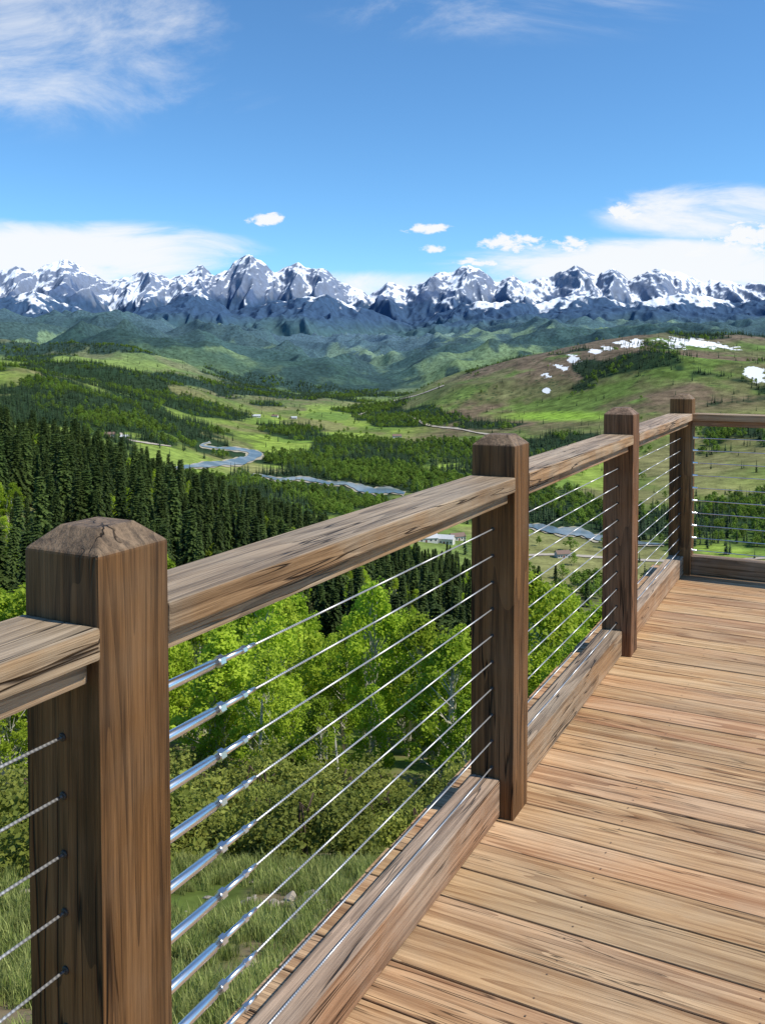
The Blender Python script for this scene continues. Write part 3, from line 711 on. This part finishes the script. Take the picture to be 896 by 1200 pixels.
# ------------------------------------------------------------------ world
SH=(math.cos(math.radians(10))*CT+math.sin(math.radians(10))*ST, -math.cos(math.radians(10))*ST+math.sin(math.radians(10))*CT)
EL=math.radians(50); AZ=math.atan2(SH[0],SH[1])
w=bpy.data.worlds.new('World'); scene.world=w; w.use_nodes=True; w.node_tree.nodes.clear(); T=NT(w.node_tree)
out=T.new('ShaderNodeOutputWorld'); bg=T.new('ShaderNodeBackground'); T.l.new(bg.outputs[0],out.inputs[0])
sky=T.new('ShaderNodeTexSky',sky_type='NISHITA'); sky.sun_disc=False; sky.sun_elevation=EL; sky.sun_rotation=AZ; sky.altitude=1500; sky.air_density=1.; sky.dust_density=.3; sky.ozone_density=2.5
skc=T.mix(1.,sky.outputs[0],(.80,1.25,1.50),'MULTIPLY')
dirv=T.new('ShaderNodeTexCoord').outputs['Generated']; sp=T.new('ShaderNodeSeparateXYZ'); T.set(sp.inputs[0],dirv)
yy=T.m('MAXIMUM',sp.outputs[1],.08); U=T.m('MULTIPLY',T.m('DIVIDE',sp.outputs[0],yy),1.05); Vv=T.m('MULTIPLY',T.m('DIVIDE',sp.outputs[2],yy),1.05)
cv=T.new('ShaderNodeCombineXYZ'); T.set(cv.inputs[0],U); T.set(cv.inputs[1],Vv)
def rotv(vec,ang,scl):
    n=T.new('ShaderNodeMapping'); T.set(n.inputs[0],vec); n.inputs['Rotation'].default_value=(0,0,ang); n.inputs['Scale'].default_value=scl; return n.outputs[0]
def blob(cx,cy,rx,ry):
    a=T.m('DIVIDE',T.m('SUBTRACT',U,(cx-CX)/1000.),rx/1000.); b=T.m('DIVIDE',T.m('SUBTRACT',Vv,(HY-cy)/1000.),ry/1000.)
    return T.m('SUBTRACT',1.,T.m('ADD',T.m('MULTIPLY',a,a),T.m('MULTIPLY',b,b)),clamp=True)
def maxof(L):
    r=L[0]
    for q in L[1:]: r=T.m('MAXIMUM',r,q)
    return r
ci=T.noise(rotv(cv.outputs[0],.30,(3.0,6.,1.)),1.,10,.66,1.4)
ci2=T.noise(rotv(cv.outputs[0],.1,(6,20.,1.)),1.,9,.62,.6)
Bc=maxof([blob(40,50,290,130),T.m('MULTIPLY',blob(600,5,290,65),.55),T.m('MULTIPLY',blob(150,115,220,40),.6)])
cirr=T.m('MULTIPLY',T.mapr(T.m('ADD',ci,T.m('MULTIPLY',Bc,.25)),.52,.98),T.mapr(Bc,0.,.7))
Bl=maxof([blob(60,298,290,48),blob(790,312,330,38),T.m('MULTIPLY',blob(860,250,200,42),.8),T.m('MULTIPLY',blob(480,335,300,22),.6)])
low=T.m('MULTIPLY',T.mapr(T.m('ADD',ci2,T.m('MULTIPLY',Bl,.60)),.60,.98),T.mapr(Bl,0.,.5))
cu=T.noise(rotv(cv.outputs[0],0.,(42,80,1.)),1.,7,.65,.3)
Bq=maxof([blob(313,258,30,10),blob(732,250,28,15),blob(600,285,52,15),blob(667,289,28,13),blob(500,269,36,8),blob(872,282,62,28),blob(505,292,22,7),blob(560,308,40,7),blob(815,296,40,12)])
cum=T.mapr(T.m('ADD',T.m('MULTIPLY',Bq,.42),T.m('MULTIPLY',T.m('SUBTRACT',cu,.5),1.5)),.12,.42)
cum=T.m('MULTIPLY',cum,T.mapr(Bq,0.,.35))
tot=T.m('MAXIMUM',T.m('MAXIMUM',T.m('MULTIPLY',cirr,.78),T.m('MULTIPLY',low,.94)),T.m('MULTIPLY',cum,.97))
tot=T.m('MULTIPLY',tot,T.mapr(sp.outputs[1],.1,.3),clamp=True)
colr=T.mix(tot,skc,(7.9,8.0,8.1))
T.set(bg.inputs[0],colr); bg.inputs[1].default_value=.122

sun=bpy.data.lights.new('sun','SUN'); sun.energy=5.0; sun.angle=math.radians(.5); sun.color=(1,.93,.80)
so=link(bpy.data.objects.new('sun',sun)); s=Vector((SH[0]*math.cos(EL),SH[1]*math.cos(EL),math.sin(EL))); so.rotation_euler=s.to_track_quat('Z','Y').to_euler(); so.location=(20,-10,40)
cam=bpy.data.cameras.new('camera'); co=link(bpy.data.objects.new('camera',cam)); scene.camera=co
PT=math.radians(2.2); co.location=(0,0,CAMZ); co.rotation_euler=(math.pi/2-PT,0,0)
cam.sensor_fit='VERTICAL'; cam.sensor_height=36; cam.lens=36*F/1200.; cam.shift_y=-(180-F*math.tan(PT))/1200.
cam.clip_start=.05; cam.clip_end=60000
